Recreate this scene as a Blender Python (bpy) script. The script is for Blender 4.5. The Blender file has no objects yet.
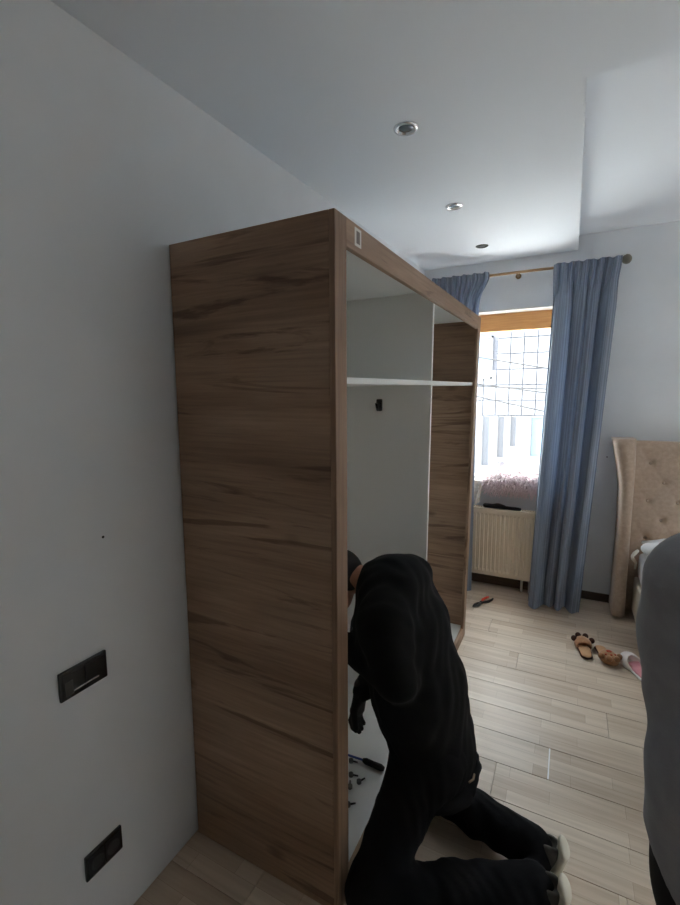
import bpy, bmesh, math, random
import numpy as np
from mathutils import Vector, Matrix
random.seed(7); np.random.seed(7)
SC = bpy.context.scene
C = SC.collection

# ------------------------------------------------------------------ camera
F_PX, YAW, PITCH, ROLL, HC = 451.19, -0.4709, -0.1234, 0.0059, 1.6334
def cam_axes():
    fw = np.array([math.sin(YAW)*math.cos(PITCH), math.cos(YAW)*math.cos(PITCH), math.sin(PITCH)])
    r = np.array([math.cos(YAW), -math.sin(YAW), 0]); d = np.cross(fw, r)
    return math.cos(ROLL)*r + math.sin(ROLL)*d, -math.sin(ROLL)*r + math.cos(ROLL)*d, fw
_r, _d, _f = cam_axes()
cam = bpy.data.cameras.new('camera'); cam_o = bpy.data.objects.new('camera', cam); C.objects.link(cam_o)
cam.sensor_fit = 'VERTICAL'; cam.sensor_height = 24.0; cam.lens = F_PX*24.0/905.0
cam.clip_start = 0.02; cam.clip_end = 400
M4 = Matrix.Identity(4)
for i in range(3):
    M4[i][0] = _r[i]; M4[i][1] = -_d[i]; M4[i][2] = -_f[i]
M4[2][3] = HC
cam_o.matrix_world = M4
SC.camera = cam_o

# ------------------------------------------------------------------ light
SC.view_settings.view_transform = 'Standard'; SC.view_settings.look = 'None'
SC.view_settings.gamma = 1.0; SC.view_settings.use_curve_mapping = False
SC.view_settings.exposure = 1.22
w = bpy.data.worlds.new('overcast_sky'); SC.world = w; w.use_nodes = True
w.node_tree.nodes['Background'].inputs[0].default_value = (0.90, 0.95, 1.0, 1)
w.node_tree.nodes['Background'].inputs[1].default_value = 10.0
sun = bpy.data.lights.new('sun', 'SUN'); sun.energy = 15.5; sun.angle = .02; sun.color = (1.0, .98, .96)
sun_o = bpy.data.objects.new('sun', sun); C.objects.link(sun_o); sun_o.location = (-6, -3, 9)
sun_o.rotation_euler = Vector((-.60, -.25, .75)).to_track_quat('Z', 'Y').to_euler()
WIN = (-1.10, -0.06, 0.84, 2.33)                       # window opening x0 x1 z0 z1
pl = bpy.data.lights.new('window_portal', 'AREA'); pl.shape = 'RECTANGLE'
pl.size = WIN[1]-WIN[0]; pl.size_y = WIN[3]-WIN[2]; pl.cycles.is_portal = True
po = bpy.data.objects.new('window_portal', pl); C.objects.link(po)
po.location = ((WIN[0]+WIN[1])/2, 4.19, (WIN[2]+WIN[3])/2); po.rotation_euler = (-math.pi/2, 0, 0)
ADDED_WIN = (1.30, 3.60, 0.10, 2.30)                        # unseen right-wall opening added for fill daylight: y0 y1 z0 z1
pl2 = bpy.data.lights.new('added_window_portal', 'AREA'); pl2.shape = 'RECTANGLE'
pl2.size = ADDED_WIN[3]-ADDED_WIN[2]; pl2.size_y = ADDED_WIN[1]-ADDED_WIN[0]; pl2.cycles.is_portal = True
po2 = bpy.data.objects.new('added_window_portal', pl2); C.objects.link(po2)
po2.location = (2.79, (ADDED_WIN[0]+ADDED_WIN[1])/2, (ADDED_WIN[2]+ADDED_WIN[3])/2); po2.rotation_euler = (0, math.pi/2, 0)
SC.cycles.max_bounces = 14; SC.cycles.diffuse_bounces = 8; SC.cycles.transparent_max_bounces = 12
SC.cycles.sample_clamp_indirect = 8.0

# ------------------------------------------------------------------ pixel -> point helpers
def ray(px):
    return (px[0]-340)/F_PX*_r + (px[1]-452.5)/F_PX*_d + _f
def onz(px, z): v = ray(px); return Vector(np.array([0, 0, HC]) + v*(z-HC)/v[2])
def ony(px, y): v = ray(px); return Vector(np.array([0, 0, HC]) + v*y/v[1])

# ------------------------------------------------------------------ materials
def srgb(r, g, b):
    f = lambda c: (c/255/12.92) if c/255 <= 0.04045 else ((c/255+0.055)/1.055)**2.4
    return (f(r), f(g), f(b), 1)
MATS = {}
def mat(name, col, rough=0.6, metal=0.0, noise=None, bump=None, spec=0.5, sheen=0.0, axis=(1, 1, 1)):
    if name in MATS: return MATS[name]
    m = bpy.data.materials.new(name); m.use_nodes = True; nt = m.node_tree; b = nt.nodes['Principled BSDF']
    b.inputs['Base Color'].default_value = col; b.inputs['Roughness'].default_value = rough
    b.inputs['Metallic'].default_value = metal; b.inputs['Specular IOR Level'].default_value = spec
    if sheen: b.inputs['Sheen Weight'].default_value = sheen
    if noise or bump:
        tc = nt.nodes.new('ShaderNodeTexCoord'); mp = nt.nodes.new('ShaderNodeMapping'); mp.inputs['Scale'].default_value = axis
        nt.links.new(tc.outputs['Object'], mp.inputs[0])
    if noise:
        sc, col2, lo, hi = noise
        n = nt.nodes.new('ShaderNodeTexNoise'); n.inputs['Scale'].default_value = sc; n.inputs['Detail'].default_value = 5
        nt.links.new(mp.outputs[0], n.inputs['Vector'])
        r = nt.nodes.new('ShaderNodeValToRGB'); r.color_ramp.elements[0].position = lo; r.color_ramp.elements[1].position = hi
        r.color_ramp.elements[0].color = col2; r.color_ramp.elements[1].color = col
        nt.links.new(n.outputs['Fac'], r.inputs[0]); nt.links.new(r.outputs[0], b.inputs['Base Color'])
    if bump:
        sc, st, dist = bump
        n2 = nt.nodes.new('ShaderNodeTexNoise'); n2.inputs['Scale'].default_value = sc; n2.inputs['Detail'].default_value = 4
        nt.links.new(mp.outputs[0], n2.inputs['Vector'])
        bp = nt.nodes.new('ShaderNodeBump'); bp.inputs['Strength'].default_value = st; bp.inputs['Distance'].default_value = dist
        nt.links.new(n2.outputs['Fac'], bp.inputs['Height']); nt.links.new(bp.outputs[0], b.inputs['Normal'])
    MATS[name] = m; return m

def oak(name, grain):
    """oak decor with dark streaks and knots; grain = axis index the fibres run along"""
    if name in MATS: return MATS[name]
    m = bpy.data.materials.new(name); m.use_nodes = True; nt = m.node_tree; b = nt.nodes['Principled BSDF']
    L = nt.links.new; N = nt.nodes.new
    tc = N('ShaderNodeTexCoord')
    def mp(across, along):
        n = N('ShaderNodeMapping'); s = [across]*3; s[grain] = along; n.inputs['Scale'].default_value = s
        L(tc.outputs['Object'], n.inputs[0]); return n
    def noise(src, scale, detail=5, rough=.6, dist=0.0):
        n = N('ShaderNodeTexNoise'); n.inputs['Scale'].default_value = scale; n.inputs['Detail'].default_value = detail
        n.inputs['Roughness'].default_value = rough; n.inputs['Distortion'].default_value = dist
        L(src.outputs[0], n.inputs['Vector']); return n
    def ramp(src, stops):
        r = N('ShaderNodeValToRGB'); e = r.color_ramp.elements
        e[0].position, e[0].color = stops[0]; e[1].position, e[1].color = stops[1]
        for p, c in stops[2:]: q = e.new(p); q.color = c
        L(src.outputs[0], r.inputs[0]); return r
    def mix(fac, a, c, mode='MIX'):
        x = N('ShaderNodeMix'); x.data_type = 'RGBA'; x.blend_type = mode
        if isinstance(fac, float): x.inputs[0].default_value = fac
        else: L(fac.outputs[0], x.inputs[0])
        L(a.outputs[2] if a.bl_idname == 'ShaderNodeMix' else a.outputs[0], x.inputs[6])
        L(c.outputs[2] if c.bl_idname == 'ShaderNodeMix' else c.outputs[0], x.inputs[7]); return x
    big = noise(mp(5.0, 0.9), 1.0, 3, .5, .6)
    base = ramp(big, [(.30, srgb(134, 106, 84)), (.72, srgb(184, 155, 130)), (.5, srgb(163, 134, 110))])
    fine = noise(mp(90, 3.0), 1.0, 4, .65)
    fr = ramp(fine, [(.25, (.62, .60, .58, 1)), (.70, (1, 1, 1, 1))])
    a = mix(1.0, base, fr, 'MULTIPLY')
    st = noise(mp(9, 1.0), 1.0, 5, .58, 1.8)
    sr = ramp(st, [(.345, (.50, .44, .40, 1)), (.43, (1, 1, 1, 1))])
    a2 = mix(1.0, a, sr, 'MULTIPLY')
    vo = N('ShaderNodeTexVoronoi'); vo.inputs['Scale'].default_value = 1.0; v = mp(4.2, 2.3); L(v.outputs[0], vo.inputs['Vector'])
    vr = ramp(vo, [(.04, (.38, .32, .28, 1)), (.13, (1, 1, 1, 1))])
    a3 = mix(1.0, a2, vr, 'MULTIPLY')
    L(a3.outputs[2], b.inputs['Base Color']); b.inputs['Roughness'].default_value = .55
    bp = N('ShaderNodeBump'); bp.inputs['Strength'].default_value = .15; bp.inputs['Distance'].default_value = .001
    L(fine.outputs['Fac'], bp.inputs['Height']); L(bp.outputs[0], b.inputs['Normal'])
    MATS[name] = m; return m

def plank_mat():
    m = bpy.data.materials.new('laminate'); m.use_nodes = True; nt = m.node_tree; b = nt.nodes['Principled BSDF']
    L = nt.links.new; N = nt.nodes.new
    tc = N('ShaderNodeTexCoord'); oi = N('ShaderNodeObjectInfo')
    off = N('ShaderNodeVectorMath'); off.operation = 'MULTIPLY_ADD'
    cm = N('ShaderNodeCombineXYZ'); L(oi.outputs['Random'], cm.inputs[0]); L(oi.outputs['Random'], cm.inputs[2])
    off.inputs[1].default_value = (37.0, 0, 11.0); L(cm.outputs[0], off.inputs[0]); L(tc.outputs['Object'], off.inputs[2])
    br = N('ShaderNodeTexBrick'); br.offset = .37; br.offset_frequency = 2; br.squash = 1
    br.inputs['Scale'].default_value = 1.0; br.inputs['Brick Width'].default_value = .43; br.inputs['Row Height'].default_value = .0647
    br.inputs['Mortar Size'].default_value = .0006; br.inputs['Bias'].default_value = 0
    br.inputs['Color1'].default_value = srgb(216, 202, 184); br.inputs['Color2'].default_value = srgb(194, 176, 156)
    br.inputs['Mortar'].default_value = srgb(165, 146, 127); L(off.outputs[0], br.inputs['Vector'])
    mp = N('ShaderNodeMapping'); mp.inputs['Scale'].default_value = (2.0, 45, 1); L(off.outputs[0], mp.inputs[0])
    n = N('ShaderNodeTexNoise'); n.inputs['Scale'].default_value = 1.0; n.inputs['Detail'].default_value = 5; n.inputs['Distortion'].default_value = .5
    L(mp.outputs[0], n.inputs['Vector'])
    r = N('ShaderNodeValToRGB'); r.color_ramp.elements[0].position = .3; r.color_ramp.elements[0].color = (.80, .78, .75, 1)
    r.color_ramp.elements[1].position = .68; r.color_ramp.elements[1].color = (1, 1, 1, 1); L(n.outputs['Fac'], r.inputs[0])
    x = N('ShaderNodeMix'); x.data_type = 'RGBA'; x.blend_type = 'MULTIPLY'; x.inputs[0].default_value = 1
    L(br.outputs['Color'], x.inputs[6]); L(r.outputs[0], x.inputs[7]); L(x.outputs[2], b.inputs['Base Color'])
    b.inputs['Roughness'].default_value = .42; b.inputs['Specular IOR Level'].default_value = .38
    return m

def glass_mat():
    m = bpy.data.materials.new('window_glass'); m.use_nodes = True; nt = m.node_tree
    nt.nodes.remove(nt.nodes['Principled BSDF']); out = nt.nodes['Material Output']
    t = nt.nodes.new('ShaderNodeBsdfTransparent'); t.inputs[0].default_value = (.95, .97, .97, 1)
    g = nt.nodes.new('ShaderNodeBsdfGlossy'); g.inputs['Roughness'].default_value = .02
    mx = nt.nodes.new('ShaderNodeMixShader'); mx.inputs[0].default_value = .06
    nt.links.new(t.outputs[0], mx.inputs[1]); nt.links.new(g.outputs[0], mx.inputs[2]); nt.links.new(mx.outputs[0], out.inputs[0])
    return m

def striped_cloth():
    m = bpy.data.materials.new('curtain_cloth'); m.use_nodes = True; nt = m.node_tree; b = nt.nodes['Principled BSDF']
    L = nt.links.new; N = nt.nodes.new
    uv = N('ShaderNodeUVMap'); sp = N('ShaderNodeSeparateXYZ'); L(uv.outputs[0], sp.inputs[0])
    n = N('ShaderNodeTexNoise'); n.noise_dimensions = '1D'; n.inputs['Scale'].default_value = 55; n.inputs['Detail'].default_value = 2
    L(sp.outputs[0], n.inputs['W'])
    r = N('ShaderNodeValToRGB'); r.color_ramp.elements[0].position = .40; r.color_ramp.elements[0].color = srgb(110, 119, 134)
    r.color_ramp.elements[1].position = .70; r.color_ramp.elements[1].color = srgb(140, 149, 163); L(n.outputs['Fac'], r.inputs[0])
    L(r.outputs[0], b.inputs['Base Color']); b.inputs['Roughness'].default_value = .75; b.inputs['Sheen Weight'].default_value = .2
    tr = N('ShaderNodeBsdfTranslucent'); tr.inputs[0].default_value = srgb(110, 130, 160)
    mx = N('ShaderNodeMixShader'); mx.inputs[0].default_value = .10
    L(b.outputs[0], mx.inputs[1]); L(tr.outputs[0], mx.inputs[2]); L(mx.outputs[0], nt.nodes['Material Output'].inputs[0])
    return m

WALL = mat('wall_paint', srgb(224, 228, 232), .85, noise=(3.0, srgb(217, 221, 225), .3, .7), bump=(60, .06, .002))
CEIL = mat('ceiling_paint', srgb(220, 225, 231), .8)
WHITE = mat('white_board', srgb(234, 236, 234), .45)
PVC = mat('white_plastic', srgb(225, 225, 222), .4)
OAKX = oak('oak_grain_across', 0); OAKY = oak('oak_grain_along', 1); OAKZ = oak('oak_grain_upright', 2)
GOLDOAK = mat('golden_oak', srgb(226, 170, 108), .5, noise=(6, srgb(212, 152, 92), .35, .7), axis=(1, 12, 12))
RAD = mat('radiator_enamel', srgb(242, 229, 206), .4)
BASEB = mat('baseboard_brown', srgb(92, 70, 54), .5, noise=(8, srgb(70, 52, 40), .3, .7), axis=(1, 8, 8))
BLACKP = mat('black_plastic', srgb(24, 24, 26), .25)
BLACKM = mat('black_matte', srgb(22, 21, 23), .8)
CHROME = mat('chrome', (.75, .76, .78, 1), .18, 1.0)
LAMPG = mat('lamp_glass', srgb(96, 102, 108), .2, .4)
DARKH = mat('dark_socket', srgb(38, 38, 40), .6)
UPH = mat('beige_upholstery', srgb(186, 165, 147), .85, noise=(40, srgb(174, 153, 135), .35, .65), bump=(400, .12, .001), sheen=.2)
CREAM = mat('cream_linen', srgb(214, 206, 190), .85, noise=(9, srgb(200, 192, 178), .35, .65), bump=(25, .3, .006))
LINEN = mat('white_linen', srgb(222, 226, 230), .8, bump=(14, .4, .01))
SKIN = mat('skin', srgb(188, 140, 118), .55, noise=(30, srgb(178, 128, 108), .35, .65))
HAIR = mat('dark_hair', srgb(24, 19, 17), .6, noise=(60, srgb(16, 12, 11), .3, .7), axis=(1, 1, .15))
JACKET = mat('black_fleece', srgb(17, 17, 20), .9, noise=(14, srgb(13, 13, 15), .35, .65), bump=(130, .25, .002), spec=.2)
TROUS = mat('charcoal_denim', srgb(16, 16, 19), .9, bump=(160, .2, .002), spec=.15)
GREYK = mat('grey_knit', srgb(146, 147, 152), .9, noise=(25, srgb(136, 137, 143), .35, .65), bump=(220, .25, .002), sheen=.25)
SOLE = mat('pale_rubber', srgb(206, 200, 184), .6)
SHOEU = mat('shoe_grey', srgb(84, 81, 76), .8)
FUR = mat('pale_pink_fur', srgb(244, 232, 233), .9, noise=(30, srgb(232, 212, 215), .35, .7))
LACE = mat('cream_lace', srgb(244, 238, 228), .9, noise=(45, srgb(228, 217, 202), .42, .58))
BROWNP = mat('brown_plush', srgb(176, 130, 92), .95, noise=(45, srgb(150, 106, 72), .3, .7), bump=(90, .5, .004), sheen=.3)
DARKPL = mat('dark_brown_plush', srgb(70, 42, 32), .95, bump=(90, .5, .004))
REDPL = mat('red_pads', srgb(170, 70, 50), .9)
INSOLE = mat('tan_insole', srgb(192, 150, 112), .9, bump=(120, .3, .002))
ORANGE = mat('orange_grip', srgb(222, 70, 36), .45)
STEELD = mat('dark_steel', srgb(60, 58, 58), .4, .8)
BLUEP = mat('blue_shaft', srgb(40, 70, 150), .35)
PINK = mat('pink_lining', srgb(214, 150, 160), .85)
ROD = mat('brass_brown_rod', srgb(150, 120, 84), .4, .3)
FINIAL = mat('finial_bronze', srgb(110, 108, 98), .45, .4)
CURT = striped_cloth()
GLASS = glass_mat()

# ------------------------------------------------------------------ object helpers
def new(name, me, m=None, parent=None, smooth=False):
    o = bpy.data.objects.new(name, me); C.objects.link(o)
    if m is not None and not me.materials: me.materials.append(m)
    if parent is not None: o.parent = parent
    if smooth: me.polygons.foreach_set('use_smooth', [True]*len(me.polygons))
    return o
def tag(o, label, cat, group=None, kind=None):
    if label: o['label'] = label
    if cat: o['category'] = cat
    if group: o['group'] = group
    if kind: o['kind'] = kind
    return o
def thing(name, loc, label, cat, group=None):
    o = bpy.data.objects.new(name, None); C.objects.link(o); o.location = loc; o.empty_display_size = .05
    return tag(o, label, cat, group)
def mesh(vs, fs):
    me = bpy.data.meshes.new('m'); me.from_pydata([tuple(v) for v in vs], [], fs); me.update(); return me
BOXF = [(0, 3, 2, 1), (4, 5, 6, 7), (0, 1, 5, 4), (1, 2, 6, 5), (2, 3, 7, 6), (3, 0, 4, 7)]
def boxv(x0, x1, y0, y1, z0, z1):
    return [(x0, y0, z0), (x1, y0, z0), (x1, y1, z0), (x0, y1, z0), (x0, y0, z1), (x1, y0, z1), (x1, y1, z1), (x0, y1, z1)]
def box(*a): return mesh(boxv(*a), BOXF)
def boxes(lst):
    vs, fs = [], []
    for b in lst:
        n = len(vs); vs += boxv(*b); fs += [tuple(i+n for i in f) for f in BOXF]
    return mesh(vs, fs)
def bevel(me, r=.002, seg=2):
    bm = bmesh.new(); bm.from_mesh(me)
    bmesh.ops.bevel(bm, geom=list(bm.edges), offset=r, segments=seg, affect='EDGES', profile=.6, clamp_overlap=True)
    bm.to_mesh(me); bm.free(); return me
def lathe(prof, n=32, axis='z', c=(0, 0, 0)):
    vs, fs = [], []
    for (r, h) in prof:
        for k in range(n):
            a = 2*math.pi*k/n; p = (r*math.cos(a), r*math.sin(a), h)
            if axis == 'x': p = (p[2], p[0], p[1])
            if axis == 'y': p = (p[0], p[2], p[1])
            vs.append((p[0]+c[0], p[1]+c[1], p[2]+c[2]))
    for i in range(len(prof)-1):
        for k in range(n):
            q = (i*n+k, i*n+(k+1) % n, (i+1)*n+(k+1) % n, (i+1)*n+k); fs.append(q if axis != 'y' else q[::-1])
    fs.append(tuple(range(n))[::-1]); fs.append(tuple((len(prof)-1)*n+k for k in range(n)))
    return mesh(vs, fs)
def tube(pts, r, n=8):
    pts = [Vector(p) for p in pts]; rr = r if isinstance(r, (list, tuple)) else [r]*len(pts)
    vs, fs = [], []; up = Vector((0, 0, 1)); prev = None
    for i, p in enumerate(pts):
        t = (pts[min(i+1, len(pts)-1)]-pts[max(i-1, 0)]).normalized()
        if prev is None:
            a = t.cross(up); a = a if a.length > 1e-3 else t.cross(Vector((1, 0, 0))); a.normalize()
        else: a = (prev - t*prev.dot(t)).normalized()
        prev = a; b = t.cross(a)
        for k in range(n):
            th = 2*math.pi*k/n; vs.append(p + (a*math.cos(th)+b*math.sin(th))*rr[i])
    for i in range(len(pts)-1):
        for k in range(n): fs.append((i*n+k, i*n+(k+1) % n, (i+1)*n+(k+1) % n, (i+1)*n+k))
    fs.append(tuple(range(n))[::-1]); fs.append(tuple((len(pts)-1)*n+k for k in range(n)))
    return mesh(vs, fs)
def grid_mesh(P, uv=True, closed_u=False):
    """P: array (nv, nu, 3)"""
    nv, nu = P.shape[:2]; vs = P.reshape(-1, 3); fs = []
    for j in range(nv-1):
        for i in range(nu-1): fs.append((j*nu+i, j*nu+i+1, (j+1)*nu+i+1, (j+1)*nu+i))
    me = mesh(vs, fs)
    if uv:
        l = me.uv_layers.new(name='UVMap')
        for poly in me.polygons:
            for li in poly.loop_indices:
                k = me.loops[li].vertex_index; l.data[li].uv = ((k % nu)/(nu-1), (k//nu)/(nv-1))
    return me

# ---- signed-distance modelling for soft bodies: smooth unions of tapered capsules, meshed with surface nets
class SDF:
    def __init__(s, lo, hi, h):
        s.lo = np.array(lo, float); s.h = h; s.n = np.ceil((np.array(hi)-s.lo)/h).astype(int)+1
        s.d = np.full(s.n, .25, np.float32)
        s.ax = [s.lo[k]+h*np.arange(s.n[k]) for k in range(3)]
    def _sl(s, lo, hi, m):
        a = np.clip(np.floor((lo-m-s.lo)/s.h).astype(int), 0, s.n-1); b = np.clip(np.ceil((hi+m-s.lo)/s.h).astype(int)+1, 1, s.n)
        sl = tuple(slice(a[k], b[k]) for k in range(3))
        return sl, np.meshgrid(*[s.ax[k][sl[k]] for k in range(3)], indexing='ij')
    def _put(s, sl, d, k, op='u'):
        o = s.d[sl]
        if op == 'u':
            if k > 0:
                hh = np.clip(.5+.5*(o-d)/k, 0, 1); s.d[sl] = o*(1-hh)+d*hh-k*hh*(1-hh)
            else: s.d[sl] = np.minimum(o, d)
        else:
            hh = np.clip(.5-.5*(o+d)/max(k, 1e-6), 0, 1); s.d[sl] = o*(1-hh)+(-d)*hh+k*hh*(1-hh)
    def cap(s, a, b, ra, rb=None, k=.03, sq=None, op='u'):
        """tapered capsule; sq=(axis vector, factor) squashes the section along that axis"""
        a = np.array(a, float); b = np.array(b, float); rb = ra if rb is None else rb; r = max(ra, rb)
        sl, (X, Y, Z) = s._sl(np.minimum(a, b)-r*1.4, np.maximum(a, b)+r*1.4, k+2*s.h+.02)
        P = np.stack([X-a[0], Y-a[1], Z-a[2]], -1); ab = b-a; L2 = ab@ab+1e-12
        t = np.clip(P@ab/L2, 0, 1); Q = P-t[..., None]*ab
        if sq is not None:
            u = np.array(sq[0], float); u /= np.linalg.norm(u); c = Q@u; Q = Q + (c*(1/sq[1]-1))[..., None]*u
        d = np.linalg.norm(Q, axis=-1)-(ra+(rb-ra)*t)
        s._put(sl, d, k, op); return s
    def ell(s, c, r, k=.03, rot=None, op='u'):
        c = np.array(c, float); r = np.array(r, float); m = r.max()
        sl, (X, Y, Z) = s._sl(c-m, c+m, k+2*s.h+.02)
        P = np.stack([X-c[0], Y-c[1], Z-c[2]], -1)
        if rot is not None: P = P@np.array(rot)
        k0 = np.linalg.norm(P/r, axis=-1); k1 = np.linalg.norm(P/(r*r), axis=-1)+1e-9
        s._put(sl, k0*(k0-1)/k1, k, op); return s
    def warp(s, fn):
        X, Y, Z = np.meshgrid(*s.ax, indexing='ij'); s.d = s.d+fn(X, Y, Z).astype(np.float32); return s
    def clip(s, fn):
        X, Y, Z = np.meshgrid(*s.ax, indexing='ij'); s.d = np.maximum(s.d, fn(X, Y, Z)); return s
    def mesh(s):
        d = s.d; nx, ny, nz = d.shape; neg = d < 0
        cs = np.zeros((nx-1, ny-1, nz-1)); acc = np.zeros((nx-1, ny-1, nz-1, 3))
        def cv(A, i, j, k): return A[i:nx-1+i, j:ny-1+j, k:nz-1+k]
        for axis in range(3):
            o1, o2 = [q for q in range(3) if q != axis]
            for u in (0, 1):
                for v in (0, 1):
                    A = [0, 0, 0]; A[o1] = u; A[o2] = v; B = list(A); B[axis] = 1
                    da, db = cv(d, *A), cv(d, *B); mk = (da < 0) != (db < 0)
                    t = np.where(mk, da/np.where(mk, da-db, 1), 0)
                    cs += mk
                    acc[..., axis] += np.where(mk, t, 0); acc[..., o1] += mk*u; acc[..., o2] += mk*v
        act = cs > 0; idx = -np.ones(act.shape, int); idx[act] = np.arange(act.sum())
        I = np.argwhere(act); V = s.lo+s.h*(I+acc[act]/cs[act][:, None])
        fs = []
        for axis in range(3):
            o1, o2 = [(1, 2), (2, 0), (0, 1)][axis]
            a = [slice(None)]*3; b = [slice(None)]*3; a[axis] = slice(0, -1); b[axis] = slice(1, None)
            na, nb = neg[tuple(a)], neg[tuple(b)]; E = np.argwhere(na != nb)
            E = E[(E[:, o1] > 0) & (E[:, o2] > 0) & (E[:, o1] < d.shape[o1]-1) & (E[:, o2] < d.shape[o2]-1)]
            s1 = np.zeros(3, int); s1[o1] = 1; s2 = np.zeros(3, int); s2[o2] = 1
            q = np.stack([idx[tuple((E-s1-s2).T)], idx[tuple((E-s2).T)], idx[tuple(E.T)], idx[tuple((E-s1).T)]], 1)
            fl = na[tuple(E.T)]
            q[~fl] = q[~fl][:, ::-1]; fs.append(q)
        Fq = np.concatenate(fs)
        me = bpy.data.meshes.new('m'); me.from_pydata(V.tolist(), [], Fq.tolist()); me.update()
        me.polygons.foreach_set('use_smooth', [True]*len(me.polygons)); return me

# ================================================================== the setting
XL, XR, YB, YW = -1.185, 2.60, -1.35, 4.0
floor = new('floor', box(XL-.2, XR+.2, YB-.2, YW+.2, -.25, -.012), mat('floor_underlay', srgb(150, 134, 116), .9)); floor['kind'] = 'structure'
LAM = plank_mat(); PW = .194; cache = {}
def plank_mesh(L):
    key = round(L, 3)
    if key not in cache:
        e, x1, y1 = .0008, L-.0004, PW-.0008; b = .0012
        vs = boxv(e, x1, .0004, y1, -.012, -.0012)
        vs += [(e+b, .0004+b, 0), (x1-b, .0004+b, 0), (x1-b, y1-b, 0), (e+b, y1-b, 0)]
        fs = [(0, 1, 5, 4), (1, 2, 6, 5), (2, 3, 7, 6), (3, 0, 4, 7), (4, 5, 9, 8), (5, 6, 10, 9), (6, 7, 11, 10), (7, 4, 8, 11), (8, 9, 10, 11)]
        cache[key] = mesh(vs, fs); cache[key].materials.append(LAM)
    return cache[key]
r0 = math.floor((YB-1.955)/PW)
for r in range(r0, math.ceil((YW-1.955)/PW)):
    y = 1.955+r*PW; st = -.005 if r == 0 else -.005+[.43, .86, .25, .65, 1.08][r % 5]
    x = st-1.29*math.ceil((st-XL)/1.29)
    while x < XR:
        a, b = max(x, XL), min(x+1.29, XR)
        if b-a > .01: o = new('plank', plank_mesh(b-a), None, floor); o.location = (a, y, 0)
        x += 1.29
j = new('joint_glint', bevel(box(-.0085, -.0025, 1.957, 2.147, -.001, .0012), .0004, 1), mat('painted_glint_white', srgb(245, 245, 245), .3), floor)  # raised white strip stands in for light glinting on the plank end joint

wl = new('wall_left', box(XL-.2, XL, YB-.2, YW+.25, -.02, 3.1), WALL); wl['kind'] = 'structure'
wb = new('wall_back', box(XL, XR, YB-.2, YB, -.02, 3.1), mat('taupe_bounce_cut', srgb(166, 160, 154), .85, noise=(3.0, srgb(158, 152, 146), .3, .7))); wb['kind'] = 'structure'  # unseen wall, made darker to cut bounce light on the near side
a0, a1, b0, b1 = ADDED_WIN
wr = new('wall_right', boxes([(XR, XR+.2, YB-.2, a0, -.02, 3.1), (XR, XR+.2, a1, YW+.25, -.02, 3.1), (XR, XR+.2, a0, a1, -.02, b0), (XR, XR+.2, a0, a1, b1, 3.1)]), WALL); wr['kind'] = 'structure'
# window wall: four blocks round the opening; the part over the window is dry-lined 3 cm proud up to the ceiling step
SX, SY = -.007, 1.754
x0, x1, z0, z1 = WIN
ww = new('wall_window', boxes([(XL, x0, YW-.03, YW+.25, -.02, 3.1), (x1, SX, YW-.03, YW+.25, -.02, 3.1), (SX, XR, YW, YW+.25, -.02, 3.1),
    (x0, x1, YW-.03, YW+.25, -.02, z0), (x0, x1, YW-.03, YW+.25, z1, 3.1)]), WALL); ww['kind'] = 'structure'
def zc(y): return 2.6247+.0351*(y-1.5)
def slab(x0, x1, y0, y1, top):
    return [(x0, y0, zc(y0)), (x1, y0, zc(y0)), (x1, y1, zc(y1)), (x0, y1, zc(y1)), (x0, y0, top), (x1, y0, top), (x1, y1, top), (x0, y1, top)]
vs, fs = [], []
for b in (slab(XL, XR, YB, SY, 3.0), slab(XL, SX, SY, YW, 3.0), [(x_, y_, zc(y_)+.113 if z_ < 1 else 3.0) for (x_, y_, z_) in boxv(SX, XR, SY, YW, 0, 3)]):
    n = len(vs); vs += b; fs += [tuple(i+n for i in f) for f in BOXF]
ce = new('ceiling', mesh(vs, fs), CEIL); ce['kind'] = 'structure'
def baseboard(name, a):
    o = new(name, bevel(box(*a), .004, 2), BASEB); o['kind'] = 'structure'
baseboard('baseboard_window', (XL+.001, SX-.002, YW-.045, YW-.0305, .0005, .075))
baseboard('baseboard_window_right', (SX+.002, XR-.001, YW-.016, YW-.0005, .0005, .065))
baseboard('baseboard_back', (XL+.02, XR-.02, YB+.0005, YB+.016, .0005, .065))
baseboard('baseboard_right', (XR-.016, XR-.0005, YB+.02, YW-.02, .0005, .065))
for (px, r, par, ax) in (((103, 537), .004, wl, 'x'), ((607, 457), .005, ww, 'y')):
    if ax == 'x':
        v = ray(px); p = np.array([0, 0, HC])+v*XL/v[0]; new('nail_hole', lathe([(r, -.002), (r, .0008), (r*.5, .001)], 10, 'x', p), DARKH, par)
    else:
        p = ony(px, YW); new('nail_hole', lathe([(r*.5, -.001), (r, -.0008), (r, .002)], 10, 'y', p), DARKH, par)

# window
win = thing('window_1', (0, 0, 0), None, None); win['kind'] = 'structure'
FY0, FY1 = 4.11, 4.18
new('header_rail', bevel(box(x0, x1, FY0, FY1, 2.175, z1-.0), .004), GOLDOAK, win)
for a in ((x0, x0+.07, FY0, FY1, z0, 2.175), (x1-.07, x1, FY0, FY1, z0, 2.175)): new('stile', bevel(box(*a), .004), GOLDOAK, win)
new('bottom_rail', bevel(box(x0+.07, x1-.07, FY0, FY1, z0, z0+.09), .004), PVC, win)
new('pane', box(x0+.07, x1-.07, 4.14, 4.15, z0+.09, 2.175), GLASS, win)
new('window_sill', bevel(box(x0+.001, x1-.001, YW-.06, FY0, z0-.035, z0+.003), .006), PVC, win)
new('reveal_lining', box(x0+.001, x1-.001, YW-.03, FY0, z1-.012, z1), PVC, win)

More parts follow.
